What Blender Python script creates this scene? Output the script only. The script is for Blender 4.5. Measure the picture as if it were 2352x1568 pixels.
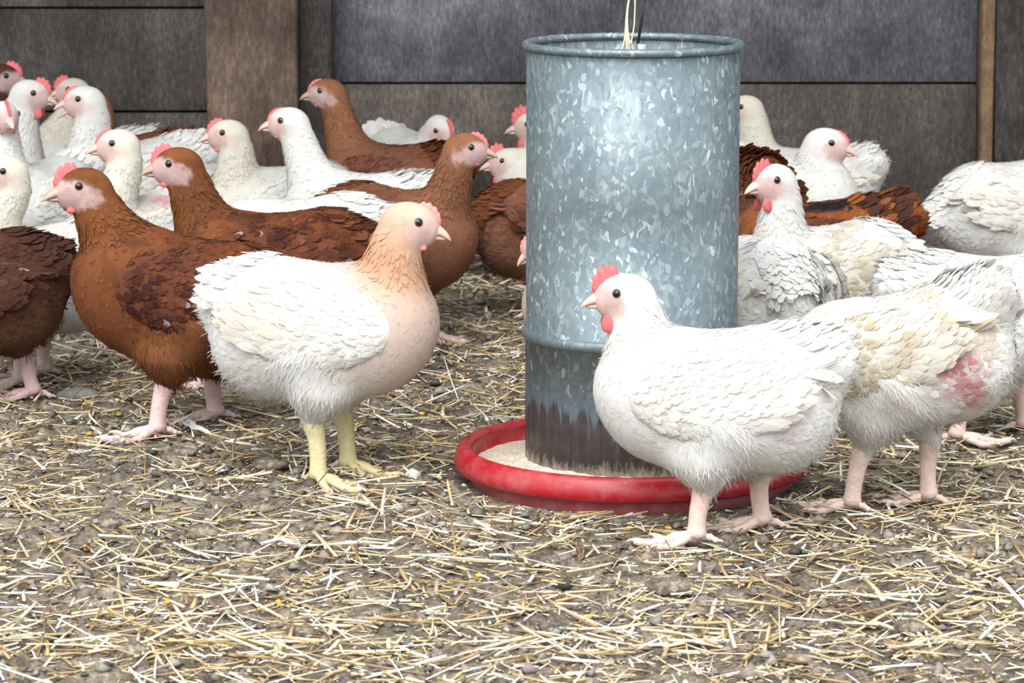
import bpy, math, random
import numpy as np
from mathutils import Vector, Matrix

rng = np.random.default_rng(7)
random.seed(7)
for o in list(bpy.data.objects):
    bpy.data.objects.remove(o)
scene = bpy.context.scene
COL = scene.collection
R = math.radians

# ------------------------------------------------------------------ camera
F_PX, W_PX, H_PX = 7675.0, 2352.0, 1568.0
CAM_H = 1.0
PITCH = math.atan(1308.0 / F_PX)
cam_d = bpy.data.cameras.new('camera')
cam = bpy.data.objects.new('camera', cam_d)
COL.objects.link(cam)
cam.location = (0, 0, CAM_H)
cam.rotation_euler = (math.pi / 2 - PITCH, 0, 0)
cam_d.sensor_width = 36.0
cam_d.lens = F_PX / W_PX * 36.0
cam_d.clip_start = 0.05
cam_d.clip_end = 200
cam_d.dof.use_dof = True
cam_d.dof.focus_distance = 4.7
cam_d.dof.aperture_fstop = 16
scene.camera = cam

# ------------------------------------------------------------------ world, light, exposure
world = bpy.data.worlds.new('overcast_sky')
scene.world = world
world.use_nodes = True
bg = world.node_tree.nodes['Background']
bg.inputs[0].default_value = (0.90, 0.95, 1.0, 1)
bg.inputs[1].default_value = 1.2

sun_d = bpy.data.lights.new('soft_sun', 'SUN')
sun_d.energy = 2.7
sun_d.angle = R(50)
sun_d.color = (1.0, 0.98, 0.95)
sun = bpy.data.objects.new('soft_sun', sun_d)
COL.objects.link(sun)
sun.rotation_euler = (R(42), 0, R(-14))

vs = scene.view_settings
vs.view_transform = 'Standard'
vs.look = 'None'
vs.gamma = 1.0
vs.use_curve_mapping = False
vs.exposure = 0.62

# ------------------------------------------------------------------ measuring helpers
def ray(px, py):
    a = (px - W_PX / 2) / F_PX
    b = (H_PX / 2 - py) / F_PX
    c, s = math.cos(PITCH), math.sin(PITCH)
    return np.array([a, c + b * s, -s + b * c])

def at(px, py, Y):
    d = ray(px, py)
    return np.array([0, 0, CAM_H]) + d * (Y / d[1])

def on_ground(px, py, z=0.0):
    d = ray(px, py)
    return np.array([0, 0, CAM_H]) + d * ((z - CAM_H) / d[2])

# ------------------------------------------------------------------ noise in numpy
_lat = np.random.default_rng(3).random((32, 32, 32))
def vnoise(P, freq, seed=0.0):
    q = np.asarray(P, float) * freq + seed * 17.31 + 100.0
    i = np.floor(q).astype(int)
    f = q - i
    f = f * f * (3 - 2 * f)
    out = 0
    for dx in (0, 1):
        for dy in (0, 1):
            for dz in (0, 1):
                w = (f[:, 0] if dx else 1 - f[:, 0]) * (f[:, 1] if dy else 1 - f[:, 1]) * (f[:, 2] if dz else 1 - f[:, 2])
                out = out + w * _lat[(i[:, 0] + dx) % 32, (i[:, 1] + dy) % 32, (i[:, 2] + dz) % 32]
    return out

def sstep(a, b, x):
    t = np.clip((x - a) / (b - a), 0, 1)
    return t * t * (3 - 2 * t)

# ------------------------------------------------------------------ mesh helpers
def mk_mesh(name, verts, quads=None, tris=None, cols=None, normals=None, smooth=True):
    me = bpy.data.meshes.new(name)
    verts = np.asarray(verts, np.float32)
    nq = 0 if quads is None else len(quads)
    nt = 0 if tris is None else len(tris)
    parts, starts = [], []
    if nq:
        parts.append(np.asarray(quads, np.int32).ravel()); starts.append(np.arange(nq) * 4)
    if nt:
        parts.append(np.asarray(tris, np.int32).ravel()); starts.append(nq * 4 + np.arange(nt) * 3)
    loops = np.concatenate(parts); st = np.concatenate(starts).astype(np.int32)
    me.vertices.add(len(verts)); me.vertices.foreach_set('co', verts.ravel())
    me.loops.add(len(loops)); me.loops.foreach_set('vertex_index', loops)
    me.polygons.add(nq + nt); me.polygons.foreach_set('loop_start', st)
    me.update(calc_edges=True)
    me.validate()
    if smooth:
        me.polygons.foreach_set('use_smooth', np.ones(len(me.polygons), bool))
    if cols is not None:
        a = me.color_attributes.new('col', 'FLOAT_COLOR', 'POINT')
        c = np.ones((len(verts), 4), np.float32); c[:, :3] = cols
        a.data.foreach_set('color', c.ravel())
    if normals is not None:
        me.normals_split_custom_set_from_vertices(np.asarray(normals, np.float32))
    return me

class MB:
    """collects vertices, quads, tris and colours of one mesh"""
    def __init__(self):
        self.v, self.q, self.t, self.c, self.n = [], [], [], [], 0
    def add(self, v, q=None, t=None, c=(1, 1, 1)):
        v = np.asarray(v, float)
        if q is not None and len(q): self.q.append(np.asarray(q) + self.n)
        if t is not None and len(t): self.t.append(np.asarray(t) + self.n)
        c = np.asarray(c, float)
        self.c.append(np.tile(c, (len(v), 1)) if c.ndim == 1 else c)
        self.v.append(v); self.n += len(v)
        return self
    def mesh(self, name, smooth=True):
        return mk_mesh(name, np.concatenate(self.v), np.concatenate(self.q) if self.q else None,
                       np.concatenate(self.t) if self.t else None, np.concatenate(self.c), smooth=smooth)

def grid_faces(nu, nv, wrap=False):
    f = []
    for i in range(nu - 1):
        for j in range(nv if wrap else nv - 1):
            k = (j + 1) % nv
            f.append((i * nv + j, i * nv + k, (i + 1) * nv + k, (i + 1) * nv + j))
    return np.array(f)

def tube(mb, pts, radii, seg=8, col=(1, 1, 1), caps=True, squash=1.0):
    pts = np.asarray(pts, float); n = len(pts)
    radii = np.broadcast_to(np.asarray(radii, float), (n,))
    T = np.gradient(pts, axis=0); T /= np.linalg.norm(T, axis=1)[:, None] + 1e-9
    up = np.array([0, 0, 1.0]) if abs(T[0][2]) < .9 else np.array([1.0, 0, 0])
    V = []
    for i in range(n):
        a = np.cross(up, T[i]); a /= np.linalg.norm(a) + 1e-9
        b = np.cross(T[i], a); up = b
        for k in range(seg):
            th = 2 * math.pi * k / seg
            V.append(pts[i] + radii[i] * (math.cos(th) * a + squash * math.sin(th) * b))
    q = grid_faces(n, seg, True); t = []
    if caps:
        V.append(pts[0]); V.append(pts[-1]); c0, c1 = n * seg, n * seg + 1
        for k in range(seg):
            t.append((c0, (k + 1) % seg, k))
            t.append((c1, (n - 1) * seg + k, (n - 1) * seg + (k + 1) % seg))
    mb.add(V, q, t, col)
    return mb

def lathe(mb, prof, seg=96, col=(1, 1, 1), close=False):
    prof = np.asarray(prof, float)
    th = np.linspace(0, 2 * math.pi, seg, endpoint=False)
    V = np.concatenate([np.stack([r * np.cos(th), r * np.sin(th), np.full(seg, z)], 1) for r, z in prof])
    q = grid_faces(len(prof), seg, True)
    if close:
        n = len(prof); q = np.concatenate([q, [((n - 1) * seg + j, (n - 1) * seg + (j + 1) % seg, (j + 1) % seg, j) for j in range(seg)]])
    mb.add(V, q, None, col)
    return mb

def box(mb, lo, hi, bev=0.0, col=(1, 1, 1)):
    lo, hi = np.array(lo, float), np.array(hi, float)
    b = min(bev, 0.49 * (hi - lo).min())
    V, idx = [], {}
    for sx in (0, 1):
        for sy in (0, 1):
            for sz in (0, 1):
                c = np.where([sx, sy, sz], hi, lo); inn = np.where([sx, sy, sz], -1.0, 1.0) * b
                for a in range(3):
                    p = c + inn; p[a] = c[a]
                    idx[(sx, sy, sz, a)] = len(V); V.append(p)
    q, t = [], []
    for a in range(3):
        u, w = [(1, 2), (2, 0), (0, 1)][a]
        for s in (0, 1):
            f = []
            for (i, j) in ((0, 0), (1, 0), (1, 1), (0, 1)):
                k = [0, 0, 0]; k[a] = s; k[u] = i; k[w] = j
                f.append(idx[(*k, a)])
            q.append(f if s else f[::-1])
    for a in range(3):                                   # bevel strips
        u, w = [(1, 2), (2, 0), (0, 1)][a]
        for i in (0, 1):
            for j in (0, 1):
                k0 = [0, 0, 0]; k0[u] = i; k0[w] = j; k1 = list(k0); k1[a] = 1
                f = [idx[(*k0, u)], idx[(*k1, u)], idx[(*k1, w)], idx[(*k0, w)]]
                q.append(f if (i ^ j) else f[::-1])
    for sx in (0, 1):
        for sy in (0, 1):
            for sz in (0, 1):
                f = [idx[(sx, sy, sz, a)] for a in range(3)]
                t.append(f if (sx + sy + sz) % 2 else f[::-1])
    mb.add(V, q, t, col)
    return mb

def uvs(mb, c, r, Rm=None, nu=10, nv=14, col=(1, 1, 1)):
    V = []
    for i in range(nu + 1):
        ph = math.pi * i / nu
        for j in range(nv):
            th = 2 * math.pi * j / nv
            V.append((math.sin(ph) * math.cos(th), math.sin(ph) * math.sin(th), math.cos(ph)))
    V = np.array(V) * np.asarray(r)
    if Rm is not None: V = V @ Rm.T
    mb.add(V + np.asarray(c), grid_faces(nu + 1, nv, True)[:, ::-1], None, col)
    return mb

def obj(name, me, mat, parent=None):
    o = bpy.data.objects.new(name, me)
    COL.objects.link(o)
    if me is not None and mat is not None and len(me.materials) == 0: me.materials.append(mat)
    if parent is not None: o.parent = parent
    return o

def tag(o, label=None, cat=None, group=None, kind=None):
    for k, v in (('label', label), ('category', cat), ('group', group), ('kind', kind)):
        if v: o[k] = v
    return o

def empty(name, loc, rz=0.0, sc=1.0):
    o = bpy.data.objects.new(name, None)
    o.empty_display_size = 0.05
    COL.objects.link(o)
    o.location = loc; o.rotation_euler = (0, 0, rz); o.scale = (sc,) * 3
    return o

# ------------------------------------------------------------------ materials
def nmat(name):
    m = bpy.data.materials.new(name); m.use_nodes = True
    nt = m.node_tree; b = nt.nodes['Principled BSDF']
    return m, nt, b
def N(nt, t, **kw):
    n = nt.nodes.new(t)
    for k, v in kw.items():
        if isinstance(k, str) and hasattr(n, k): setattr(n, k, v)
    return n
def ramp(nt, fac, stops, interp='LINEAR'):
    r = nt.nodes.new('ShaderNodeValToRGB'); r.color_ramp.interpolation = interp
    e = r.color_ramp.elements
    while len(e) < len(stops): e.new(0.5)
    for i, (p, c) in enumerate(stops):
        e[i].position = p; e[i].color = (*c, 1) if len(c) == 3 else c
    nt.links.new(fac, r.inputs[0]); return r.outputs[0]
def mix(nt, a, b, fac, mode='MIX'):
    m = nt.nodes.new('ShaderNodeMix'); m.data_type = 'RGBA'; m.blend_type = mode
    for s, v in ((0, fac), (6, a), (7, b)):
        if isinstance(v, (int, float)): m.inputs[s].default_value = v
        elif isinstance(v, tuple): m.inputs[s].default_value = (*v, 1)
        else: nt.links.new(v, m.inputs[s])
    return m.outputs[2]
def coords(nt, kind='Object', scale=(1, 1, 1), rot=(0, 0, 0), loc=(0, 0, 0)):
    tc = nt.nodes.new('ShaderNodeTexCoord'); mp = nt.nodes.new('ShaderNodeMapping')
    nt.links.new(tc.outputs[kind], mp.inputs[0])
    mp.inputs[3].default_value = scale; mp.inputs[2].default_value = rot; mp.inputs[1].default_value = loc
    return mp.outputs[0]
def noise(nt, vec, scale, detail=4, rough=.55, dist=0.0):
    n = nt.nodes.new('ShaderNodeTexNoise'); n.inputs['Scale'].default_value = scale
    n.inputs['Detail'].default_value = detail; n.inputs['Roughness'].default_value = rough
    n.inputs['Distortion'].default_value = dist
    nt.links.new(vec, n.inputs['Vector']); return n.outputs[0]
def bump(nt, b, h, strength=.3, dist=.01):
    n = nt.nodes.new('ShaderNodeBump'); n.inputs['Strength'].default_value = strength; n.inputs['Distance'].default_value = dist
    nt.links.new(h, n.inputs['Height']); nt.links.new(n.outputs[0], b.inputs['Normal'])
def maprange(nt, v, a, b, c=0.0, d=1.0):
    n = nt.nodes.new('ShaderNodeMapRange'); n.inputs[1].default_value = a; n.inputs[2].default_value = b
    n.inputs[3].default_value = c; n.inputs[4].default_value = d
    nt.links.new(v, n.inputs[0]); return n.outputs[0]

def attr_mat(name, rough=.8, spec=.25, nscale=60, namt=.12, bumps=0.0, bscale=200, sss=0.0, coat=0.0):
    m, nt, b = nmat(name)
    a = nt.nodes.new('ShaderNodeVertexColor'); a.layer_name = 'col'
    v = coords(nt)
    n = noise(nt, v, nscale, 3)
    g = ramp(nt, n, [(0.3, (1 - namt,) * 3), (0.7, (1 + namt * .4,) * 3)])
    nt.links.new(mix(nt, a.outputs[0], g, 1.0, 'MULTIPLY'), b.inputs['Base Color'])
    b.inputs['Roughness'].default_value = rough
    b.inputs['Specular IOR Level'].default_value = spec
    if bumps: bump(nt, b, noise(nt, v, bscale, 2), bumps, .002)
    if sss:
        b.inputs['Subsurface Weight'].default_value = sss
        b.inputs['Subsurface Radius'].default_value = (.006, .003, .002)
        b.inputs['Subsurface Scale'].default_value = 1.0
    if coat: b.inputs['Coat Weight'].default_value = coat
    return m

M = {}
M['feather'] = attr_mat('feather', .85, .12, 70, .07, .18, 230)
_nt = M['feather'].node_tree; _b = _nt.nodes['Principled BSDF']; _tr = _nt.nodes.new('ShaderNodeBsdfTranslucent'); _mx = _nt.nodes.new('ShaderNodeMixShader')
_nt.links.new(_b.inputs['Base Color'].links[0].from_socket, _tr.inputs[0]); _mx.inputs[0].default_value = .34
_nt.links.new(_b.outputs[0], _mx.inputs[1]); _nt.links.new(_tr.outputs[0], _mx.inputs[2]); _nt.links.new(_mx.outputs[0], _nt.nodes['Material Output'].inputs[0])
M['skin'] = attr_mat('leg_skin', .55, .35, 120, .16, .5, 260)
M['comb'] = attr_mat('comb_skin', .5, .35, 200, .15, .4, 500)
M['beak'] = attr_mat('beak_horn', .35, .4, 90, .12)
M['eye'] = attr_mat('eye_gloss', .06, .6, 90, .02)
M['straw'] = attr_mat('straw', .6, .3, 40, .2)
M['twine'] = attr_mat('twine', .9, .1, 300, .2)
M['corn'] = attr_mat('corn', .4, .4, 150, .15)

def mat_ground():
    m, nt, b = nmat('litter_soil'); v = coords(nt)
    n1 = noise(nt, v, 3.5, 5, .6); n2 = noise(nt, v, 45, 6, .7); n3 = noise(nt, v, 170, 3, .7)
    c1 = ramp(nt, n2, [(.30, (.055, .045, .036)), (.46, (.165, .142, .118)), (.62, (.29, .255, .215)), (.78, (.43, .385, .325))])
    c2 = ramp(nt, n1, [(.35, (.62, .6, .6)), (.65, (1.15, 1.1, 1.05))])
    c3 = ramp(nt, n3, [(.35, (.6, .6, .6)), (.65, (1.3, 1.28, 1.2))])
    c = mix(nt, mix(nt, c1, c2, 1.0, 'MULTIPLY'), c3, 1.0, 'MULTIPLY')
    nt.links.new(c, b.inputs['Base Color']); b.inputs['Roughness'].default_value = .9
    b.inputs['Specular IOR Level'].default_value = .15
    bump(nt, b, n2, .6, .006)
    return m
M['ground'] = mat_ground()

def mat_wood(name, dark, mid, light, vertical=True, warm=0.0):
    m, nt, b = nmat(name)
    v = coords(nt, 'Object')
    vs_ = coords(nt, 'Object', (1, 1, .33) if vertical else (.1, 1, 1))
    big = noise(nt, v, 3.2, 4, .6, .4); fib = noise(nt, vs_, 150, 5, .8); mid_n = noise(nt, vs_, 22, 4, .6, .3); spk = noise(nt, v, 210, 2, .7)
    c = ramp(nt, fib, [(.3, dark), (.52, mid), (.75, light)])
    c = mix(nt, c, ramp(nt, big, [(.3, (.45, .45, .47)), (.52, (.95, .95, .95)), (.70, (1.75, 1.72, 1.7))]), 1.0, 'MULTIPLY')
    c = mix(nt, c, ramp(nt, mid_n, [(.3, (.72, .70, .68)), (.65, (1.15, 1.13, 1.1))]), 1.0, 'MULTIPLY')
    c = mix(nt, c, (.5, .46, .42), ramp(nt, spk, [(.66, (0, 0, 0)), (.8, (.45, .45, .45))]))
    oi = nt.nodes.new('ShaderNodeObjectInfo')
    g = ramp(nt, oi.outputs['Random'], [(0, (.86, .87, .9)), (1, (1.1, 1.08, 1.05))])
    c = mix(nt, c, g, 1.0, 'MULTIPLY')
    nt.links.new(c, b.inputs['Base Color']); b.inputs['Roughness'].default_value = .8
    b.inputs['Specular IOR Level'].default_value = .2
    bump(nt, b, fib, .35, .004)
    return m
M['board_grey'] = mat_wood('weathered_board_grey', (.056, .057, .067), (.128, .129, .147), (.28, .28, .30))
M['board_brown'] = mat_wood('weathered_board_brown', (.038, .034, .032), (.088, .079, .073), (.19, .175, .162))
M['post'] = mat_wood('sawn_post_brown', (.095, .065, .048), (.19, .136, .104), (.35, .265, .205))

M['tan'] = mat_wood('tan_batten', (.17, .11, .06), (.30, .20, .12), (.46, .33, .21))

def mat_galv():
    m, nt, b = nmat('galvanised_steel')
    v = coords(nt, 'Object', (1, 1, .62))
    vo = nt.nodes.new('ShaderNodeTexVoronoi'); vo.inputs['Scale'].default_value = 175
    vo.inputs['Randomness'].default_value = 1.0
    dn = nt.nodes.new('ShaderNodeTexNoise'); dn.inputs['Scale'].default_value = 60; nt.links.new(v, dn.inputs[0])
    add = nt.nodes.new('ShaderNodeMix'); add.data_type = 'RGBA'; add.blend_type = 'LINEAR_LIGHT'; add.inputs[0].default_value = .012
    nt.links.new(v, add.inputs[6]); nt.links.new(dn.outputs[1], add.inputs[7]); nt.links.new(add.outputs[2], vo.inputs['Vector'])
    sep = nt.nodes.new('ShaderNodeSeparateColor'); nt.links.new(vo.outputs['Color'], sep.inputs[0])
    sp = ramp(nt, sep.outputs[0], [(0, (.140, .182, .198)), (.6, (.165, .210, .228)), (.85, (.205, .253, .270)), (.96, (.29, .34, .358)), (1, (.43, .485, .50))])
    big = noise(nt, coords(nt), 7, 4, .6)
    c = mix(nt, sp, ramp(nt, big, [(.3, (.82, .84, .87)), (.7, (1.1, 1.08, 1.06))]), 1.0, 'MULTIPLY')
    # scattered rust and dirt specks
    rs = noise(nt, coords(nt, 'Object', (1, 1, .55), (0, 0, 0), (3, 1, 0)), 42, 3, .6)
    c = mix(nt, c, (.19, .15, .11), ramp(nt, rs, [(.70, (0, 0, 0)), (.77, (.75, .75, .75))]))
    # damp dark band with ragged upper edge round the foot, and clean drip streaks
    tc = nt.nodes.new('ShaderNodeTexCoord'); sx = nt.nodes.new('ShaderNodeSeparateXYZ'); nt.links.new(tc.outputs['Object'], sx.inputs[0])
    st = noise(nt, coords(nt, 'Object', (1, 1, .05)), 55, 4, .7)
    st2 = noise(nt, coords(nt, 'Object', (1, 1, .12)), 130, 3, .7)
    ad = nt.nodes.new('ShaderNodeMath'); ad.operation = 'MULTIPLY_ADD'; ad.inputs[1].default_value = .11
    nt.links.new(st, ad.inputs[0]); nt.links.new(sx.outputs[2], ad.inputs[2])
    ad2 = nt.nodes.new('ShaderNodeMath'); ad2.operation = 'MULTIPLY_ADD'; ad2.inputs[1].default_value = .05
    nt.links.new(st2, ad2.inputs[0]); nt.links.new(ad.outputs[0], ad2.inputs[2])
    blue = maprange(nt, ad2.outputs[0], .20, .245, .85, 0)
    c = mix(nt, c, (.14, .20, .26), blue)
    band = maprange(nt, ad2.outputs[0], .192, .214, 1, 0)
    bandc = ramp(nt, st2, [(.3, (.028, .022, .026)), (.6, (.055, .046, .048)), (.8, (.13, .12, .125))])
    c = mix(nt, c, bandc, band)
    du = noise(nt, coords(nt, 'Object', (1, 1, .35)), 120, 4, .75)
    ad3 = nt.nodes.new('ShaderNodeMath'); ad3.operation = 'MULTIPLY_ADD'; ad3.inputs[1].default_value = -.065
    nt.links.new(du, ad3.inputs[0]); nt.links.new(sx.outputs[2], ad3.inputs[2])
    dust = maprange(nt, ad3.outputs[0], -.006, .018, 1, 0)
    c = mix(nt, c, (.62, .58, .52), dust)
    nt.links.new(c, b.inputs['Base Color'])
    met = nt.nodes.new('ShaderNodeMath'); met.operation = 'SUBTRACT'; met.inputs[0].default_value = .5; met.use_clamp = True
    nt.links.new(band, met.inputs[1]); nt.links.new(met.outputs[0], b.inputs['Metallic'])
    rr = ramp(nt, sep.outputs[1], [(0, (.40,) * 3), (1, (.62,) * 3)])
    nt.links.new(rr, b.inputs['Roughness'])
    bump(nt, b, sep.outputs[2], .04, .002)
    return m
M['galv'] = mat_galv()

def mat_red(name, base, dusty):
    m, nt, b = nmat(name); v = coords(nt)
    n = noise(nt, v, 30, 5, .65); n2 = noise(nt, v, 160, 3, .7)
    d = mix(nt, ramp(nt, n, [(.45, (0, 0, 0)), (.75, (.5, .5, .5))]), ramp(nt, n2, [(.62, (0, 0, 0)), (.75, (.55, .55, .55))]), 1.0, 'ADD')
    c = mix(nt, base, dusty, d)
    nt.links.new(c, b.inputs['Base Color'])
    nt.links.new(ramp(nt, n, [(.35, (.26,) * 3), (.7, (.5,) * 3)]), b.inputs['Roughness'])
    return m
M['red'] = mat_red('red_plastic', (.36, .012, .020), (.44, .15, .14))
M['red_dusty'] = mat_red('dusty_red_plastic', (.30, .06, .07), (.42, .24, .22))

def mat_simple(name, c, rough=.6, metal=0.0, nscale=40, amt=.3):
    m, nt, b = nmat(name)
    n = noise(nt, coords(nt), nscale, 4, .65)
    nt.links.new(ramp(nt, n, [(.3, tuple(x * (1 - amt) for x in c)), (.7, tuple(x * (1 + amt) for x in c))]), b.inputs['Base Color'])
    b.inputs['Roughness'].default_value = rough; b.inputs['Metallic'].default_value = metal
    return m
M['mash'] = mat_simple('feed_mash', (.55, .47, .38), .95, 0, 260, .4)
M['iron'] = mat_simple('dark_iron', (.05, .045, .045), .6, .5)
M['nut'] = mat_simple('dull_steel', (.25, .27, .28), .45, .7)
M['stone'] = mat_simple('grey_stone', (.19, .19, .17), .9, 0, 60, .3)
M['pale'] = mat_simple('pale_pebble', (.75, .73, .7), .6, 0, 30, .08)
M['roof'] = mat_simple('shade_roof_dark', (.10, .085, .07), .9, 0, 8, .3)

# ------------------------------------------------------------------ the ground
def gz(x, y):
    P = np.stack([np.asarray(x, float), np.asarray(y, float), np.zeros_like(np.asarray(x, float))], 1)
    h = (vnoise(P, 2.3, 1) - .5) * .012 + (vnoise(P, 9, 2) - .5) * .012 + (vnoise(P, 26, 3) - .5) * .010
    cl = vnoise(P, 38, 4); h = h + np.clip(cl - .62, 0, 1) * .045
    h = h + (vnoise(P, 85, 5) - .5) * .006
    dx, dy = P[:, 0] - FX, P[:, 1] - FY                       # level under the feeder
    k = sstep(.23, .34, np.hypot(dx, dy))
    return h * k - .001
FY = 4.70
FX = float(at(1451, 700, FY)[0])

def build_ground():
    xs = np.concatenate([np.linspace(-6, -1.25, 40)[:-1], np.linspace(-1.25, 1.25, 240), np.linspace(1.25, 6, 40)[1:]])
    ys = np.concatenate([np.linspace(-3, 3.45, 40)[:-1], np.linspace(3.45, 7.2, 340)])
    X, Y = np.meshgrid(xs, ys)
    x, y = X.ravel(), Y.ravel()
    V = np.stack([x, y, gz(x, y)], 1)
    nx, ny = len(xs), len(ys)
    i = np.arange(ny - 1)[:, None] * nx + np.arange(nx - 1)[None]
    q = np.stack([i, i + 1, i + nx + 1, i + nx], -1).reshape(-1, 4)
    o = obj('floor', mk_mesh('floor', V, q), M['ground'])
    tag(o, 'grey brown trampled soil floor of the hen house', kind='structure')
build_ground()

# ------------------------------------------------------------------ back wall of boards, posts, added unseen roof for shade
WY = 7.12
def zpx(py, Y): return float(at(1176, py, Y)[2])
def xpx(px, Y, py=300): return float(at(px, py, Y)[0])

wall = empty('wall_back', (0, WY, 0)); tag(wall, 'dark weathered horizontal board wall behind the flock', kind='structure')
def board(x0, x1, z0, z1, mat, dy=0.0, th=.028):
    mb = MB(); box(mb, (-(x1 - x0) / 2, 0, -(z1 - z0) / 2), ((x1 - x0) / 2, th, (z1 - z0) / 2), .004)
    me = mb.mesh('board', smooth=False)
    o = obj('board', me, mat, wall); o.location = ((x0 + x1) / 2, dy, (z0 + z1) / 2)
XJ = xpx(600, WY)
zl = [-.02, zpx(480, WY), zpx(258, WY), zpx(19, WY), zpx(-230, WY), zpx(-480, WY), 1.45, 1.7, 1.95, 2.2]
zr = [-.02, zpx(482, WY), zpx(192, WY), zpx(-110, WY), zpx(-410, WY), 1.30, 1.6, 1.9, 2.2]
for k in range(len(zl) - 1):
    board(-6, XJ, zl[k] + .002, zl[k + 1] - .002, M['board_brown'], [.004, 0, .006, .002][k % 4])
for k in range(len(zr) - 1):
    board(XJ + .004, 6, zr[k] + .002, zr[k + 1] - .002, M['board_grey'] if k != 1 else M['board_brown'], [.004, .001, .0, .005][k % 4])
mb = MB(); box(mb, (-6, .04, -.02), (6, .06, 2.2)); obj('backing', mb.mesh('backing', False), M['iron'], wall)

def post(x0, x1, y0, y1, mat, label, jag=0.0):
    w = x1 - x0
    mb = MB(); ny = 60
    zs = np.linspace(-.02, 2.2, ny)
    P = np.stack([zs * 0 + 7, zs * 0 + x0, zs], 1)
    j0 = (vnoise(P, 5, 3) - .5) * jag; j1 = (vnoise(P + 5, 5, 4) - .5) * jag * .4
    V = []
    bv = .004
    for k, z in enumerate(zs):
        a, b = -w / 2 + j0[k], w / 2 + j1[k]
        V += [(a + bv, y0, z), (b - bv, y0, z), (b, y0 + bv, z), (b, y1, z), (a, y1, z), (a, y0 + bv, z)]
    q = grid_faces(ny, 6, True)
    mb.add(V, q, [(6 * (ny - 1), 6 * (ny - 1) + 1, 6 * (ny - 1) + 2), (6 * (ny - 1), 6 * (ny - 1) + 2, 6 * (ny - 1) + 3), (6 * (ny - 1), 6 * (ny - 1) + 3, 6 * (ny - 1) + 4), (6 * (ny - 1), 6 * (ny - 1) + 4, 6 * (ny - 1) + 5)])
    o = obj('timber_post', mb.mesh('timber_post', False), mat); o.location = ((x0 + x1) / 2, 0, 0)
    tag(o, label, 'post')
post(xpx(470, 6.99), xpx(684, 6.99), 6.99, WY - .012, M['post'], 'wide brown sawn timber post between grey and brown boards', .012)
post(xpx(686, 7.06), xpx(764, 7.06), 7.06, WY - .012, M['board_brown'], 'narrow dark stud set back against the wide brown post', .004)
post(xpx(2284, 7.05), xpx(2284, 7.05) + .17, 7.05, WY - .012, M['board_brown'], 'dark grey timber post beside a narrow tan batten', .006)
post(xpx(2252, 7.04), xpx(2281, 7.04), 7.04, WY - .012, M['tan'], 'narrow tan batten running up the edge of the dark post', .008)

mb = MB(); box(mb, (-6, 5.3, 2.2), (6, 7.6, 2.26)); o = obj('added_shade_roof', mb.mesh('added_shade_roof', False), M['roof'])  # roof slab added out of view so the rear gets darker
tag(o, 'dark roof slab added out of view to shade the back of the yard', kind='structure')

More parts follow.
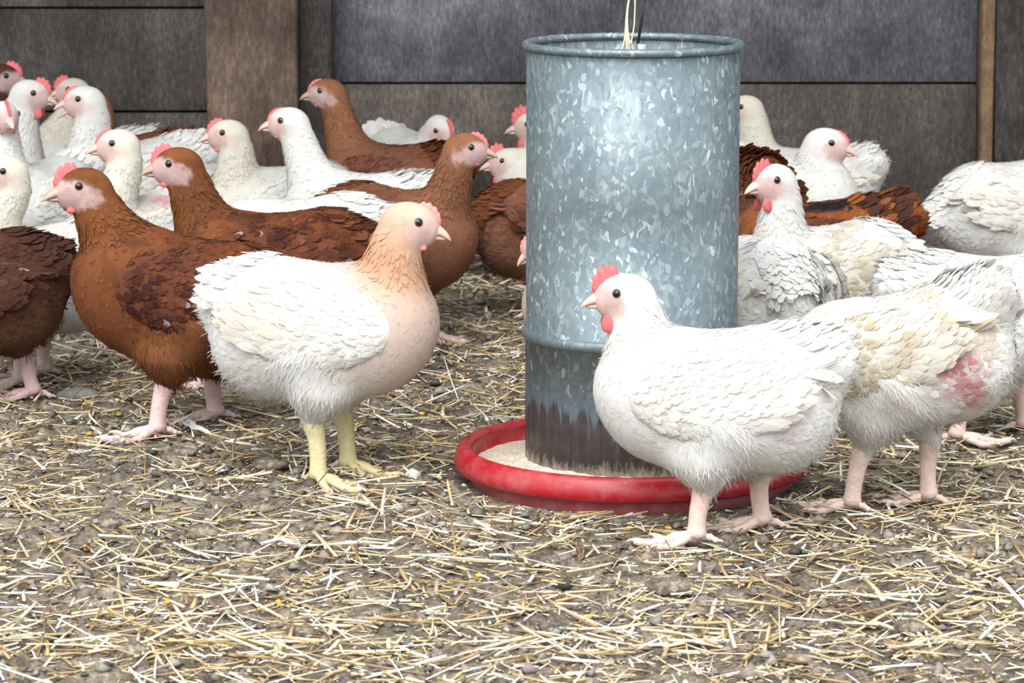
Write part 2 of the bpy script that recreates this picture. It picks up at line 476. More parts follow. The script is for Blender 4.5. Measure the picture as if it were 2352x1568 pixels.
# ------------------------------------------------------------------ hanging feeder
def build_feeder():
    root = empty('poultry_feeder', (FX, FY, 0))
    tag(root, 'galvanised steel tube feeder standing in a red plastic pan', 'feeder')
    RT = .1515
    z_top = .622
    def arc(cx, cz, r, a0, a1, n=8):
        return [(cx + r * math.cos(R(a)), cz + r * math.sin(R(a))) for a in np.linspace(a0, a1, n)]
    mb = MB(); zb = .214
    prof = [(RT - .004, .034), (RT, .032), (RT, .10), (RT, zb - .0075)] + [(RT + .0002 + .0048 * math.sin(t) , zb - .0075 * math.cos(t)) for t in np.linspace(.2, math.pi - .2, 9)] + [(RT - .001, zb + .0078), (RT - .001, .4), (RT - .001, z_top), (RT - .003, z_top), (RT - .003, .4), (RT - .003, .034)]
    lathe(mb, prof, 128)
    tubeo = obj('feed_tube', mb.mesh('feed_tube'), M['galv'], root)
    mb = MB(); lathe(mb, arc(RT - .001, z_top, .0058, 0, 330, 12), 128, close=True)
    obj('rolled_rim', mb.mesh('rolled_rim'), M['galv'], root)
    # vertical lock seam down the back of the tube
    mb = MB(); box(mb, (-.006, RT - .002, .22), (.006, RT + .003, z_top - .008), .001); obj('lock_seam', mb.mesh('lock_seam', False), M['galv'], root)
    # pan
    prof = [(0.0005, .010), (.20, .010), (.226, .022), (.2285, .040)] + arc(.2385, .040, .0115, 165, 20, 9) + [(.2525, .036), (.2540, .028), (.2525, .021), (.2485, .0165), (.243, .0155), (.236, .0150), (.233, .0145)]
    mb = MB(); lathe(mb, prof, 128)
    obj('pan', mb.mesh('pan'), M['red'], root)
    mb = MB(); lathe(mb, [(.233, .0150), (.2335, .010), (.231, -.006), (.228, -.012), (.0005, -.012)], 128)
    obj('pan_base', mb.mesh('pan_base'), M['red_dusty'], root)
    # hanger bar, bracket and nuts inside the top of the tube
    hb = MB(); tube(hb, [(-RT + .003, 0, .606), (RT - .003, 0, .606)], .003, 8); bar = obj('hanger_bar', hb.mesh('hanger_bar'), M['iron'], root)
    mb = MB(); box(mb, (.004, -.006, .590), (.020, .006, .624), .002); obj('bracket', mb.mesh('bracket', False), M['nut'], bar)
    for x in (-.018, .024):
        mb = MB(); tube(mb, [(x - .005, 0, .606), (x + .005, 0, .606)], .007, 6); obj('nut', mb.mesh('nut', False), M['nut'], bar)
    mb = MB()
    zz = np.linspace(.62, 2.2, 30)
    tube(mb, [(.010 + .006 * math.sin(z * 9) * (z < 1) + .012 * min(1, max(0, (z - .62) * 8)), 0, z) for z in zz], .0022, 6)
    obj('hanging_wire', mb.mesh('hanging_wire'), M['iron'], root)
    # heap of mash
    th = np.linspace(0, 2 * math.pi, 160, endpoint=False); V = []
    rs = np.linspace(.150, .2275, 14)
    for r in rs:
        x, y = r * np.cos(th), r * np.sin(th)
        P = np.stack([x, y, x * 0], 1)
        t = (r - .15) / .078
        z = .029 - .006 * t + (vnoise(P, 28, 8) - .5) * .010 * (1 - .4 * t) + (vnoise(P, 110, 9) - .5) * .004
        z = z + .006 * np.exp(-t * 6)
        V.append(np.stack([x, y, z], 1))
    me = mk_mesh('feed_mash', np.concatenate(V), grid_faces(14, 160, True))
    o = obj('feed_mash', me, M['mash']); o.location = (FX, FY, 0)
    tag(o, 'pale beige feed mash lying in the red pan', 'feed', kind='stuff')
    # twine tied to the feeder
    root2 = empty('twine', (FX, FY, .60)); tag(root2, 'cream baler twine tied to the top of the steel feeder', 'twine')
    def strand(pts, r):
        mb = MB(); pts = np.array(pts, float)
        t = np.linspace(0, len(pts) - 1, 26); k = np.arange(len(pts))
        sm = np.stack([np.interp(t, k, pts[:, a]) for a in range(3)], 1)
        for _ in range(3): sm[1:-1] = (sm[:-2] + sm[1:-1] * 2 + sm[2:]) / 4
        tube(mb, sm, r, 6, (.66, .60, .42)); obj('strand', mb.mesh('strand'), M['twine'], root2)
    for x, y in ((-.026, -.01), (-.012, -.012), (-.004, -.01), (.008, -.008)):
        strand([(x, y, -.02), (x * .6 - .002, -.008, .012), (-.009 + x * .1, -.009, .03), (-.010, -.008, .07), (-.002, -.004, .11), (.004 + x * .1, 0, .2), (0, 0, 1.6)], .0016)
    strand([(-.004, -.010, .022), (.001, -.008, .05), (.002, -.006, .085), (-.001, -.004, .11)], .0012)
    strand([(.002, -.006, .125), (.022, -.012, .106), (.042, -.012, .102), (.050, -.012, .096)], .003)
build_feeder()

# ------------------------------------------------------------------ birds: distance field body, feather cards, parts
def rot_y(a):                                   # positive lifts the front (x forward, z up)
    c, s = math.cos(a), math.sin(a)
    return np.array([[c, 0, -s], [0, 1, 0], [s, 0, c]])
def rot_z(a):
    c, s = math.cos(a), math.sin(a)
    return np.array([[c, -s, 0], [s, c, 0], [0, 0, 1]])
def rot_x(a):
    c, s = math.cos(a), math.sin(a)
    return np.array([[1, 0, 0], [0, c, -s], [0, s, c]])

FIELDS = []
class Field:
    def __init__(self): self.p = []
    def ell(self, c, r, Rm=None, tag='body', k=.03, flow=(-1, 0, -.1)):
        self.p.append(('e', np.array(c, float), np.array(r, float), np.eye(3) if Rm is None else Rm, tag, k, np.array(flow, float)))
    def cone(self, a, b, ra, rb, sy=1.0, tag='body', k=.03, flow=(-1, 0, -.1)):
        self.p.append(('c', np.array(a, float), np.array(b, float), (ra, rb, sy), tag, k, np.array(flow, float)))
    def one(self, p, P):
        if p[0] == 'e':
            q = (P - p[1]) @ p[3]
            k0 = np.sqrt(((q / p[2]) ** 2).sum(1)); k1 = np.sqrt(((q / p[2] ** 2) ** 2).sum(1))
            return k0 * (k0 - 1) / np.maximum(k1, 1e-6)
        a, b = p[1], p[2]; ra, rb, sy = p[3]
        ba = b - a; pa = P - a
        t = np.clip((pa @ ba) / (ba @ ba), 0, 1)
        d = pa - t[:, None] * ba
        if sy != 1.0: d = d / np.array([1, sy, 1])
        return np.sqrt((d ** 2).sum(1)) - (ra + (rb - ra) * t)
    def __call__(self, P):
        d = None
        for p in self.p:
            e = self.one(p, P); k = p[5]
            if d is None: d = e
            else:
                h = np.maximum(k - np.abs(d - e), 0) / k
                d = np.minimum(d, e) - h * h * k * .25
        return d
    def weights(self, P, s=.010):
        D = np.stack([self.one(p, P) for p in self.p], 1)
        Wt = np.exp(-(D - D.min(1, keepdims=True)) / s)
        return Wt / Wt.sum(1, keepdims=True)
    def grad(self, P, e=.0015):
        K = np.array([(1, -1, -1), (-1, -1, 1), (-1, 1, -1), (1, 1, 1)], float)
        g = sum(k[None] * self(P + k * e)[:, None] for k in K)
        return g / (np.linalg.norm(g, axis=1, keepdims=True) + 1e-9)
    def bounds(self):
        lo, hi = [], []
        for p in self.p:
            if p[0] == 'e': m = np.sqrt(((p[3] * p[2]) ** 2).sum(1)); lo.append(p[1] - m); hi.append(p[1] + m)
            else:
                m = max(p[3][:2]); lo.append(np.minimum(p[1], p[2]) - m); hi.append(np.maximum(p[1], p[2]) + m)
        return np.min(lo, 0) - .015, np.max(hi, 0) + .015

def surface_nets(f, h):
    lo, hi = f.bounds()
    n = np.ceil((hi - lo) / h).astype(int) + 1
    ax = [lo[a] + h * np.arange(n[a]) for a in range(3)]
    n = ((n + 3) // 4) * 4 + 1
    ax = [lo[a] + h * np.arange(n[a]) for a in range(3)]
    Gc = np.stack(np.meshgrid(*[a[::4] for a in ax], indexing='ij'), -1)
    vc = f(Gc.reshape(-1, 3)).reshape(Gc.shape[:3])
    val = vc
    for a in range(3): val = np.repeat(val, 4, axis=a)
    val = val[2:2 + n[0], 2:2 + n[1], 2:2 + n[2]].copy()
    near = np.argwhere(np.abs(val) < h * 5.0)
    val[near[:, 0], near[:, 1], near[:, 2]] = f(lo + h * near)
    S = val < 0
    c = n - 1
    cnt = np.zeros(c, np.int16)
    for i in (0, 1):
        for j in (0, 1):
            for k in (0, 1): cnt += S[i:c[0] + i, j:c[1] + j, k:c[2] + k]
    act = (cnt > 0) & (cnt < 8)
    cells = np.argwhere(act)
    ids = -np.ones(c, np.int64); ids[act] = np.arange(len(cells))
    acc = np.zeros((len(cells), 3)); num = np.zeros(len(cells))
    for a in range(3):
        u, w = [x for x in range(3) if x != a]
        for i in (0, 1):
            for j in (0, 1):
                o0 = np.zeros(3, int); o0[u] = i; o0[w] = j; o1 = o0.copy(); o1[a] = 1
                p0, p1 = cells + o0, cells + o1
                v0 = val[p0[:, 0], p0[:, 1], p0[:, 2]]; v1 = val[p1[:, 0], p1[:, 1], p1[:, 2]]
                m = (v0 < 0) != (v1 < 0)
                t = np.where(m, v0 / np.where(m, v0 - v1, 1), 0)
                acc += np.where(m[:, None], p0 + t[:, None] * np.eye(3)[a], 0); num += m
    V = lo + h * acc / num[:, None]
    Q = []
    for a in range(3):
        u, w = (a + 1) % 3, (a + 2) % 3
        sl0 = [slice(None)] * 3; sl1 = [slice(None)] * 3
        sl0[a] = slice(0, -1); sl1[a] = slice(1, None)
        A, B = S[tuple(sl0)], S[tuple(sl1)]
        e = np.argwhere(A != B)
        ok = (e[:, u] > 0) & (e[:, w] > 0) & (e[:, u] < c[u]) & (e[:, w] < c[w]); e = e[ok]
        flip = A[e[:, 0], e[:, 1], e[:, 2]]
        q = []
        for du, dw in ((-1, -1), (0, -1), (0, 0), (-1, 0)):
            x = e.copy(); x[:, u] += du; x[:, w] += dw
            q.append(ids[x[:, 0], x[:, 1], x[:, 2]])
        q = np.stack(q, 1)
        q[~flip] = q[~flip][:, ::-1]
        Q.append(q)
    Q = np.concatenate(Q)
    for _ in range(2):
        g = f.grad(V); V = V - g * np.clip(f(V), -h, h)[:, None]
    return V, Q

def sample(V, Q, n, r):
    A, B, C_, D = V[Q[:, 0]], V[Q[:, 1]], V[Q[:, 2]], V[Q[:, 3]]
    ar = np.linalg.norm(np.cross(C_ - A, D - B), axis=1) + 1e-12
    k = r.choice(len(Q), n, p=ar / ar.sum())
    u, w = r.random(n)[:, None], r.random(n)[:, None]
    return (A[k] * (1 - u) + B[k] * u) * (1 - w) + (D[k] * (1 - u) + C_[k] * u) * w

def cards(f, P, D, L, Wd, lift, col, tipcol, r, conform=True):
    """overlapping feather blades that follow the surface f; 6 vertices each"""
    n = len(P)
    g = f.grad(P); D = D - (D * g).sum(1)[:, None] * g; D /= np.linalg.norm(D, axis=1)[:, None] + 1e-9
    S = np.cross(g, D)
    ts = np.array([0, .32, .32, .78, .78, 1.0]); ws = np.array([0, -.5, .5, -.46, .46, 0])
    V = P[:, None] + D[:, None] * (L[:, None, None] * ts[None, :, None]) + S[:, None] * (Wd[:, None, None] * ws[None, :, None])
    off = -.0008 + lift[:, None] * ts[None] - np.abs(ws)[None] * Wd[:, None] * .10
    V = V.reshape(-1, 3)
    G = f.grad(V)
    gr = np.repeat(g, 6, 0)
    free = V + gr * off.ravel()[:, None]
    if conform:
        fit = V + G * np.clip(off.ravel() - f(V), -.02, .02)[:, None]
        ok = ((G * gr).sum(1) > .45).reshape(n, 6).all(1)
        V = np.where(np.repeat(ok, 6)[:, None], fit, free)
        G = np.where(np.repeat(ok, 6)[:, None], G, gr)
    else:
        V = free; G = gr
    wN = np.where(np.repeat(ok, 6) if conform else np.zeros(n * 6, bool), .7, .25).reshape(n, 6, 1)
    V = V.reshape(n, 6, 3)
    card_n = np.cross(V[:, 4] - V[:, 1], V[:, 3] - V[:, 2]); card_n /= np.linalg.norm(card_n, axis=1)[:, None] + 1e-9
    card_n *= np.sign((card_n * g).sum(1))[:, None]
    side = S[:, None] * (ws * .25)[None, :, None]
    nn = G.reshape(n, 6, 3) * wN + card_n[:, None] * (1 - wN) + side
    nn /= np.linalg.norm(nn, axis=2)[..., None] + 1e-9
    C_ = col[:, None] * (1 - ts[None, :, None] ** 2) + tipcol[:, None] * ts[None, :, None] ** 2
    b = np.arange(n)[:, None] * 6
    q = b + np.array([[1, 3, 4, 2]]); t = np.concatenate([b + np.array([[0, 1, 2]]), b + np.array([[3, 5, 4]])])
    return V.reshape(-1, 3), q, t, C_.reshape(-1, 3), nn.reshape(-1, 3)

def strands(f, P, D, L, Wd, lift, col, r):
    n = len(P); g = f.grad(P)
    D = D - (D * g).sum(1)[:, None] * g + r.normal(0, .25, (n, 3)); D /= np.linalg.norm(D, axis=1)[:, None] + 1e-9
    D = D + g * lift[:, None]; D /= np.linalg.norm(D, axis=1)[:, None]
    S = np.cross(D, g); S /= np.linalg.norm(S, axis=1)[:, None] + 1e-9
    p0 = P - g * .001
    mid = p0 + D * (L * .55)[:, None]; tip = p0 + D * L[:, None] - g * (L * .12)[:, None]
    V = np.stack([p0 - S * Wd[:, None] * .5, p0 + S * Wd[:, None] * .5, mid + S * Wd[:, None] * .38, mid - S * Wd[:, None] * .38, tip], 1)
    nn = np.repeat(g[:, None], 5, 1)
    b = np.arange(n)[:, None] * 5
    return V.reshape(-1, 3), b + np.array([[0, 1, 2, 3]]), b + np.array([[3, 2, 4]]), np.repeat(col, 5, 0), nn.reshape(-1, 3)

def join_mesh(name, parts, mat):
    vs_, qs, ts_, cs, ns, n = [], [], [], [], [], 0
    for v, q, t, c, nn in parts:
        vs_.append(v); qs.append(q + n); cs.append(c); ns.append(nn); n += len(v)
        if t is not None: ts_.append(t + n - len(v))
    me = mk_mesh(name, np.concatenate(vs_), np.concatenate(qs), np.concatenate(ts_) if ts_ else None, np.concatenate(cs), np.concatenate(ns))
    me.materials.append(mat)
    return me

WHITE = dict(head=(.79, .785, .755), neck=(.79, .785, .76), body=(.80, .795, .775), wing=(.785, .775, .735), thigh=(.785, .78, .76), fluff=(.79, .785, .765), tail=(.80, .795, .775),
             mottle=(.60, .50, .31), mot=.20, face=(.74, .53, .49), comb=(.60, .13, .13), leg=(.68, .51, .44), beak=(.57, .41, .35), tipv=1.0)
PEACH = dict(WHITE, head=(.78, .64, .53), neck=(.66, .375, .225), face=(.76, .54, .49), leg=(.60, .53, .30), mot=.32, comb=(.70, .26, .23))
CREAM = dict(WHITE, head=(.76, .725, .61), neck=(.75, .72, .63), mot=.3)
SOILED = dict(WHITE, wing=(.74, .71, .63), mottle=(.47, .375, .21), mot=.62)
WHITE_MOTTLED = dict(WHITE, mot=.25)  # white plumage with slightly more yellow-brown mottling
BROWN = dict(head=(.28, .105, .036), neck=(.25, .090, .034), body=(.19, .060, .026), wing=(.17, .058, .032), thigh=(.27, .105, .045), fluff=(.27, .11, .05), tail=(.18, .06, .026),
             mottle=(.055, .020, .016), mot=.9, face=(.66, .46, .43), comb=(.68, .15, .16), leg=(.66, .46, .45), beak=(.40, .28, .23), tipv=1.12)
TAN = dict(BROWN, head=(.34, .155, .075), neck=(.31, .14, .075), body=(.24, .10, .058), wing=(.21, .088, .055), thigh=(.37, .215, .15), fluff=(.37, .215, .155), mot=.35)
DARK = dict(BROWN, head=(.13, .045, .03), neck=(.14, .05, .03), body=(.10, .042, .026), wing=(.09, .04, .028), thigh=(.22, .11, .065), fluff=(.24, .125, .075), tail=(.08, .035, .025), mot=.7)
SPECK = dict(BROWN, body=(.27, .08, .025), tail=(.32, .10, .03), mottle=(.02, .018, .022), mot=1.0)

def make_bird(label, D, bx, heading, s, eye, pal, head_yaw=0.0, head_pitch=0.0, pitch=0.0, lift=0.0, tail=25, feet=((.035, 0), (-.03, 0)),
              comb=.6, wattle=.4, hero=0, raw=(), hx=None, gape=0.0, group=None, tail_len=1.0, wing_drop=0.0, foot_yaw=(0, 0), neck_fat=1.0, name='chicken', fluffy=1.0):
    r = np.random.default_rng(abs(hash(label)) % 1000003 if False else sum(ord(ch) * (i + 1) for i, ch in enumerate(label)) % 99991)
    psi = R(heading)
    base = at(bx, 600, D); X = float(base[0])
    # eye position in the bird's own upright plane
    if hx is None:
        cs = math.cos(psi)
        ex = None
        a = (eye[0] - W_PX / 2) / F_PX
        # solve forward distance so that the eye lies on the pixel's ray
        fwd = 0.1
        for _ in range(8):
            Pw = at(eye[0], eye[1], D + fwd * math.sin(psi))
            fwd = (Pw[0] - X) / cs
    else:
        fwd = hx * s
        Pw = at(eye[0], eye[1], D + fwd * math.sin(psi))
    e = np.array([fwd / s, 0, Pw[2] / s])
    root = empty(name, (X, D, 0), psi, s)
    tag(root, label, 'chicken', group)
    Rb = rot_y(R(pitch)); piv = np.array([0, 0, .19])
    def B(x, y, z): return Rb @ (np.array([x, y, z]) - piv) + piv + np.array([0, 0, lift])
    HS = 1.09
    Rh = rot_z(R(head_yaw)) @ rot_y(R(head_pitch))
    hc = e - HS * (Rh @ np.array([.008, 0, .006]))
    H = lambda x, y, z: hc + HS * (Rh @ np.array([x, y, z]))
    f = Field()
    fl = Rb @ np.array([-1, 0, -.12])
    f.ell(B(.0, 0, .196), (.125, .084, .080), Rb, 'body', .03, fl)
    f.ell(B(.082, 0, .203), (.080, .074, .078), Rb, 'breast', .05, Rb @ np.array([-.75, 0, -.6]))
    f.ell(B(-.066, 0, .190), (.082, .080, .083), Rb, 'body', .05, fl)
    f.ell(B(-.080, 0, .158), (.064, .060, .058), Rb, 'fluff', .05, Rb @ np.array([-.6, 0, -.8]))
    f.ell(B(.02, 0, .156), (.092, .060, .052), Rb, 'belly', .05, Rb @ np.array([-.7, 0, -.7]))
    ta = R(tail)
    t0 = np.array([-.095, 0, .225]); tv = np.array([-math.cos(ta), 0, math.sin(ta)])
    t1 = t0 + tv * .048 * tail_len
    f.cone(B(*t0), B(*t1), .055, .043, .78, 'tail', .04, Rb @ tv)
    # neck
    p0 = B(.074, 0, .214); p1 = p0 + Rb @ np.array([.040, 0, .042]); p3 = H(-.010, 0, -.006); p2 = H(-.024, 0, -.050)
    if e[2] < .2: p2 = H(-.06, 0, .015)
    tt = np.linspace(0, 1, 8)
    nk = [(1 - t) ** 3 * p0 + 3 * (1 - t) ** 2 * t * p1 + 3 * (1 - t) * t * t * p2 + t ** 3 * p3 for t in tt]
    rr = np.array([.058, .0515, .0435, .037, .0322, .0293, .0268, .0255]) * np.array([1, 1, neck_fat, neck_fat, neck_fat, neck_fat, 1, 1])
    for i in range(7):
        f.cone(nk[i], nk[i + 1], rr[i], rr[i + 1], .92, 'neck' if i > 1 else 'shoulder', .018, nk[i] - nk[i + 1])
    back = Rh @ np.array([-1, 0, -.25])
    f.ell(hc, np.array((.034, .0228, .0272)) * HS, Rh, 'head', .014, back)
    f.cone(H(.010, 0, -.003), H(.024, 0, -.005), .0185 * HS, .0125 * HS, .85, 'face', .012, back)
    f.cone(H(.004, 0, -.013), H(.018, 0, -.0145), .016 * HS, .0100 * HS, .9, 'face', .012, back)
    # thighs
    hocks = []
    for sgn, (fx, fz) in zip((1, -1), feet):
        hip = B(.0, sgn * .044, .155)
        hk = np.array([fx * .8 - .008, sgn * .043, .078 + fz + max(lift, -.03) * .6])
        md = hip * .5 + hk * .5 + np.array([.012, sgn * .006, .004])
        f.cone(hip, md, .052, .035, 1, 'thigh', .04, (-.35, 0, -1))
        f.cone(md, hk + np.array([0, 0, .004]), .035, .0155, 1, 'thigh', .02, (-.25, 0, -1))
        hocks.append(hk)
    hstep = (.0066, .0056, .0042)[hero]
    V, Q = surface_nets(f, hstep)
    FIELDS.append((label, f, V, root))
    tags = [p[4] for p in f.p]
    base_c = np.array([pal[{'breast': 'neck2', 'shoulder': 'neck', 'belly': 'thigh', 'face': 'head'}.get(t, t)] if t not in ('breast',) else
                       (np.array(pal['neck']) * .45 + np.array(pal['body']) * .55) for t in tags])
    flows = np.stack([p[6] / np.linalg.norm(p[6]) for p in f.p])
    seed = r.random() * 50
    def colour(P, Wt, scale=1.0):
        c = Wt @ base_c
        m = sstep(.44, .72, vnoise(P, 30, seed) * .6 + vnoise(P, 75, seed + 3) * .4)
        hw = Wt[:, [i for i, t in enumerate(tags) if t in ('head', 'face', 'neck')]].sum(1)
        tw = Wt[:, [i for i, t in enumerate(tags) if t in ('thigh', 'fluff', 'belly', 'breast')]].sum(1)
        m = m * pal['mot'] * (1 - hw * (.9 if pal['tipv'] == 1.0 else .62)) * (1 - tw * .6)
        c = c * (1 - m[:, None]) + np.array(pal['mottle']) * m[:, None]
        for (cx, cy, cz, rad, rc, am) in raw:
            d = np.linalg.norm(P - B(cx, cy, cz), axis=1) + (vnoise(P, 60, seed + 7) - .5) * rad * .9
            k = (1 - sstep(rad * .2, rad * 1.15, d)) * am
            c = c * (1 - k[:, None]) + np.array(rc) * k[:, None]
        return c
    def facemask(P):
        q = (P - hc) @ Rh / HS
        d = ((q[:, 0] - (.026 if pal['tipv'] == 1.0 else .022)) / (.029 if pal['tipv'] == 1.0 else .032)) ** 2 + ((q[:, 2] + .006) / .022) ** 2
        d2 = ((q[:, 0] + .008) / .014) ** 2 + ((q[:, 2] + .010) / .013) ** 2
        nz = (vnoise(P, 190, seed + 9) - .5) * .9 + (vnoise(P, 420, seed + 4) - .5) * .7
        return np.maximum(1 - sstep(.45, 1.2, d + nz * .6), (.3 if pal['tipv'] == 1.0 else .7) * (1 - sstep(.4, 1.2, d2 + nz))) * (1 - sstep(.010, .017, q[:, 2] + nz * .003)) * (np.abs(q[:, 1]) < .04) * (q[:, 2] > -.035)
    Wv = f.weights(V)
    c = colour(V, Wv)
    fm = facemask(V)[:, None]
    fc = np.array(pal['face']) * (.86 + .28 * vnoise(V, 160, seed)[:, None])
    c = c * (1 - fm) + fc * fm
    obj('body', mk_mesh('body', V, Q, None, c), M['feather'], root)

    # ---- plumage
    dens = (.45, .75, 1.0)[hero]
    n = int(3600 * dens)
    P = sample(V, Q, n, r); Wt = f.weights(P)
    top = np.array(tags)[Wt.argmax(1)]
    fl = Wt @ flows
    keep = facemask(P) < .25
    body_m = keep & np.isin(top, ['body', 'breast', 'shoulder', 'belly', 'tail'])
    neck_m = keep & np.isin(top, ['neck', 'head', 'face'])
    parts = []
    def col_of(Pk, Wk):
        cc = colour(Pk, Wk); v = (1 + r.normal(0, .035 if pal['tipv'] == 1.0 else .12, len(Pk)))[:, None]
        return np.clip(cc * v, 0, .9), np.clip(cc * v * pal['tipv'], 0, .9)
    k = np.where(body_m)[0]
    if len(k):
        a, b2 = col_of(P[k], Wt[k])
        big = 1 + .35 * (top[k] == 'tail')
        parts.append(cards(f, P[k], fl[k] + r.normal(0, .10, (len(k), 3)), r.uniform(.017, .027, len(k)) * big, r.uniform(.008, .013, len(k)), r.uniform(.0010, .0032, len(k)) * np.where(np.isin(top[k], ['breast', 'shoulder', 'belly']), .6, 1.0), a, b2, r))
    P2 = sample(V, Q, int(6500 * dens), r); W2 = f.weights(P2); top2 = np.array(tags)[W2.argmax(1)]
    k = np.where(np.isin(top2, ['neck', 'shoulder', 'head', 'face']) & (facemask(P2) < .15))[0]
    if len(k):
        a, b2 = col_of(P2[k], W2[k]); hd = (top2[k] == 'head') | (top2[k] == 'face')
        parts.append(cards(f, P2[k], (W2 @ flows)[k] + r.normal(0, .10, (len(k), 3)), np.where(hd, r.uniform(.005, .009, len(k)), r.uniform(.012, .021, len(k))),
                           np.where(hd, .0028, r.uniform(.0032, .0056, len(k))), np.where(hd, r.uniform(.0008, .0016, len(k)), r.uniform(.0018, .0040, len(k))), a, b2, r))
    P3 = sample(V, Q, int(9000 * dens * fluffy), r); W3 = f.weights(P3); top3 = np.array(tags)[W3.argmax(1)]
    k = np.where(np.isin(top3, ['fluff', 'thigh', 'belly', 'tail', 'breast', 'body']) & (r.random(len(P3)) < np.where(np.isin(top3, ['fluff', 'thigh', 'tail', 'belly']), 1, .3)))[0]
    if len(k):
        a, _ = col_of(P3[k], W3[k])
        fluff = np.isin(top3[k], ['fluff', 'thigh', 'tail'])
        parts.append(strands(f, P3[k], (W3 @ flows)[k], np.where(fluff, r.uniform(.010, .022, len(k)), r.uniform(.007, .013, len(k))), r.uniform(.0012, .0024, len(k)),
                             np.where(fluff, r.uniform(.12, .42, len(k)), r.uniform(.05, .18, len(k))), a, r))
    o = obj('plumage', join_mesh('plumage', parts, M['feather']), None, root); o['kind'] = 'stuff'

    # ---- tail feathers
    n = int(420 * dens) + 90
    Pt = sample(V, Q, n * 14, r); Wt_ = f.weights(Pt)
    kt = np.where((np.array(tags)[Wt_.argmax(1)] == 'tail') & ((f.grad(Pt) @ (Rb @ tv)) < .55))[0][:n]
    Pt = Pt[kt]; n = len(Pt)
    axis = B(*t0); rad_ = Pt - axis; tvw = Rb @ tv
    along = rad_ @ tvw; rad_ = rad_ - along[:, None] * tvw; rad_ /= np.linalg.norm(rad_, axis=1)[:, None] + 1e-9
    Pt = Pt + rad_ * (.001 + .002 * r.random(n))[:, None] - tvw * .008
    dirs = tvw + rad_ * (-.10 + .14 * r.random(n))[:, None] + r.normal(0, .045, (n, 3)); dirs /= np.linalg.norm(dirs, axis=1)[:, None]
    ct = np.tile(np.array(pal['tail']), (n, 1)); mm = (sstep(.5, .62, vnoise(Pt, 60, seed + 2)) * pal['mot'] * (.8 if pal['tipv'] != 1 else .3))[:, None]
    ct = np.clip((ct * (1 - mm) + np.array(pal['mottle']) * mm) * (1 + r.normal(0, .04, n))[:, None], 0, .9)
    Sx = np.cross(rad_, dirs); Sx /= np.linalg.norm(Sx, axis=1)[:, None] + 1e-9
    L = r.uniform(.018, .034, n) * (.65 + .35 * tail_len); Wd = r.uniform(.009, .014, n)
    ts_, ws_ = np.array([0, .32, .32, .82, .82, 1.0]), np.array([0, -.5, .5, -.46, .46, 0])
    Vt = Pt[:, None] + dirs[:, None] * (L[:, None, None] * ts_[None, :, None]) + Sx[:, None] * (Wd[:, None, None] * ws_[None, :, None])
    b = np.arange(n)[:, None] * 6
    gn = np.cross(dirs, Sx); gn /= np.linalg.norm(gn, axis=1)[:, None] + 1e-9
    nt_ = np.repeat(gn * .7 + rad_ * .3, 6, 0); nt_ /= np.linalg.norm(nt_, axis=1)[:, None]
    obj('tail', join_mesh('tail', [(Vt.reshape(-1, 3), b + np.array([[1, 3, 4, 2]]), np.concatenate([b + np.array([[0, 1, 2]]), b + np.array([[3, 5, 4]])]), np.repeat(ct, 6, 0), nt_)], M['feather']), None, root)

    # ---- wings
    for sgn in (1, -1):
        w = Field()
        wr = Rb @ rot_z(-sgn * R(7)) @ rot_x(sgn * R(9)) @ rot_y(R(-3 + wing_drop))
        w.ell(B(.010, sgn * .0765, .208 - .0), (.108, .017, .060), wr, 'wing', .02, (-1, 0, .03))
        w.cone(B(.075, sgn * .064, .205), B(.02, sgn * .076, .19), .030, .034, .55, 'wing', .03, (-1, 0, .0))
        w.cone(B(-.05, sgn * .072, .205), B(-.112, sgn * .056, .220 - wing_drop * .002), .036, .014, .42, 'wing', .03, (-1, 0, .1))
        wv, wq = surface_nets(w, hstep * 1.35)
        cw = np.tile(np.array(pal['wing']), (len(wv), 1))
        parts = [(wv, wq, None, np.clip(cw, 0, .9), w.grad(wv))]
        n = int(950 * dens)
        Pw_ = sample(wv, wq, n, r)
        xl = ((Pw_ - B(0, 0, .2)) @ Rb)                       # body-aligned coordinates
        keepw = sgn * (w.grad(Pw_)[:, 1]) > -.1
        Pw_, xl = Pw_[keepw], xl[keepw]; n = len(Pw_)
        rear = sstep(.06, -.08, xl[:, 0]) if False else 1 - sstep(-.08, .06, xl[:, 0])
        L = .014 + .026 * rear + r.uniform(0, .008, n); Wd = .008 + .005 * rear
        dirw = np.array([Rb @ np.array([-1, 0, -.10 + .25 * q]) for q in rear]) + r.normal(0, .05, (n, 3))
        m = sstep(.40, .68, vnoise(Pw_, 26, seed + 5) * .6 + vnoise(Pw_, 60, seed + 6) * .4) * pal['mot']
        cc = np.array(pal['wing']) * (1 - m[:, None]) + np.array(pal['mottle']) * m[:, None]
        for (cx, cy, cz, rad, rc, am) in raw:
            dd = np.linalg.norm(Pw_ - B(cx, cy, cz), axis=1); kk = ((1 - sstep(rad * .45, rad, dd)) * am * .6)[:, None]
            cc = cc * (1 - kk) + np.array(rc) * kk
        cc = np.clip(cc * (1 + r.normal(0, .03 if pal['tipv'] == 1.0 else .15, n))[:, None], 0, .9)
        if pal['tipv'] != 1.0: cc[r.random(n) < .018] = (.36, .29, .26)
        parts.append(cards(w, Pw_, dirw, L, Wd, r.uniform(.0022, .005, n), cc, np.clip(cc * pal['tipv'], 0, .9), r))
        # long flight feathers along the lower edge
        n = 14
        uu = np.linspace(0, 1, n)
        Pf = np.array([B(.050 - .115 * q, sgn * (.082 - .010 * q), .164 + .016 * q) for q in uu])
        df = np.array([Rb @ np.array([-1, -sgn * .12, .10 + .22 * q]) for q in uu])
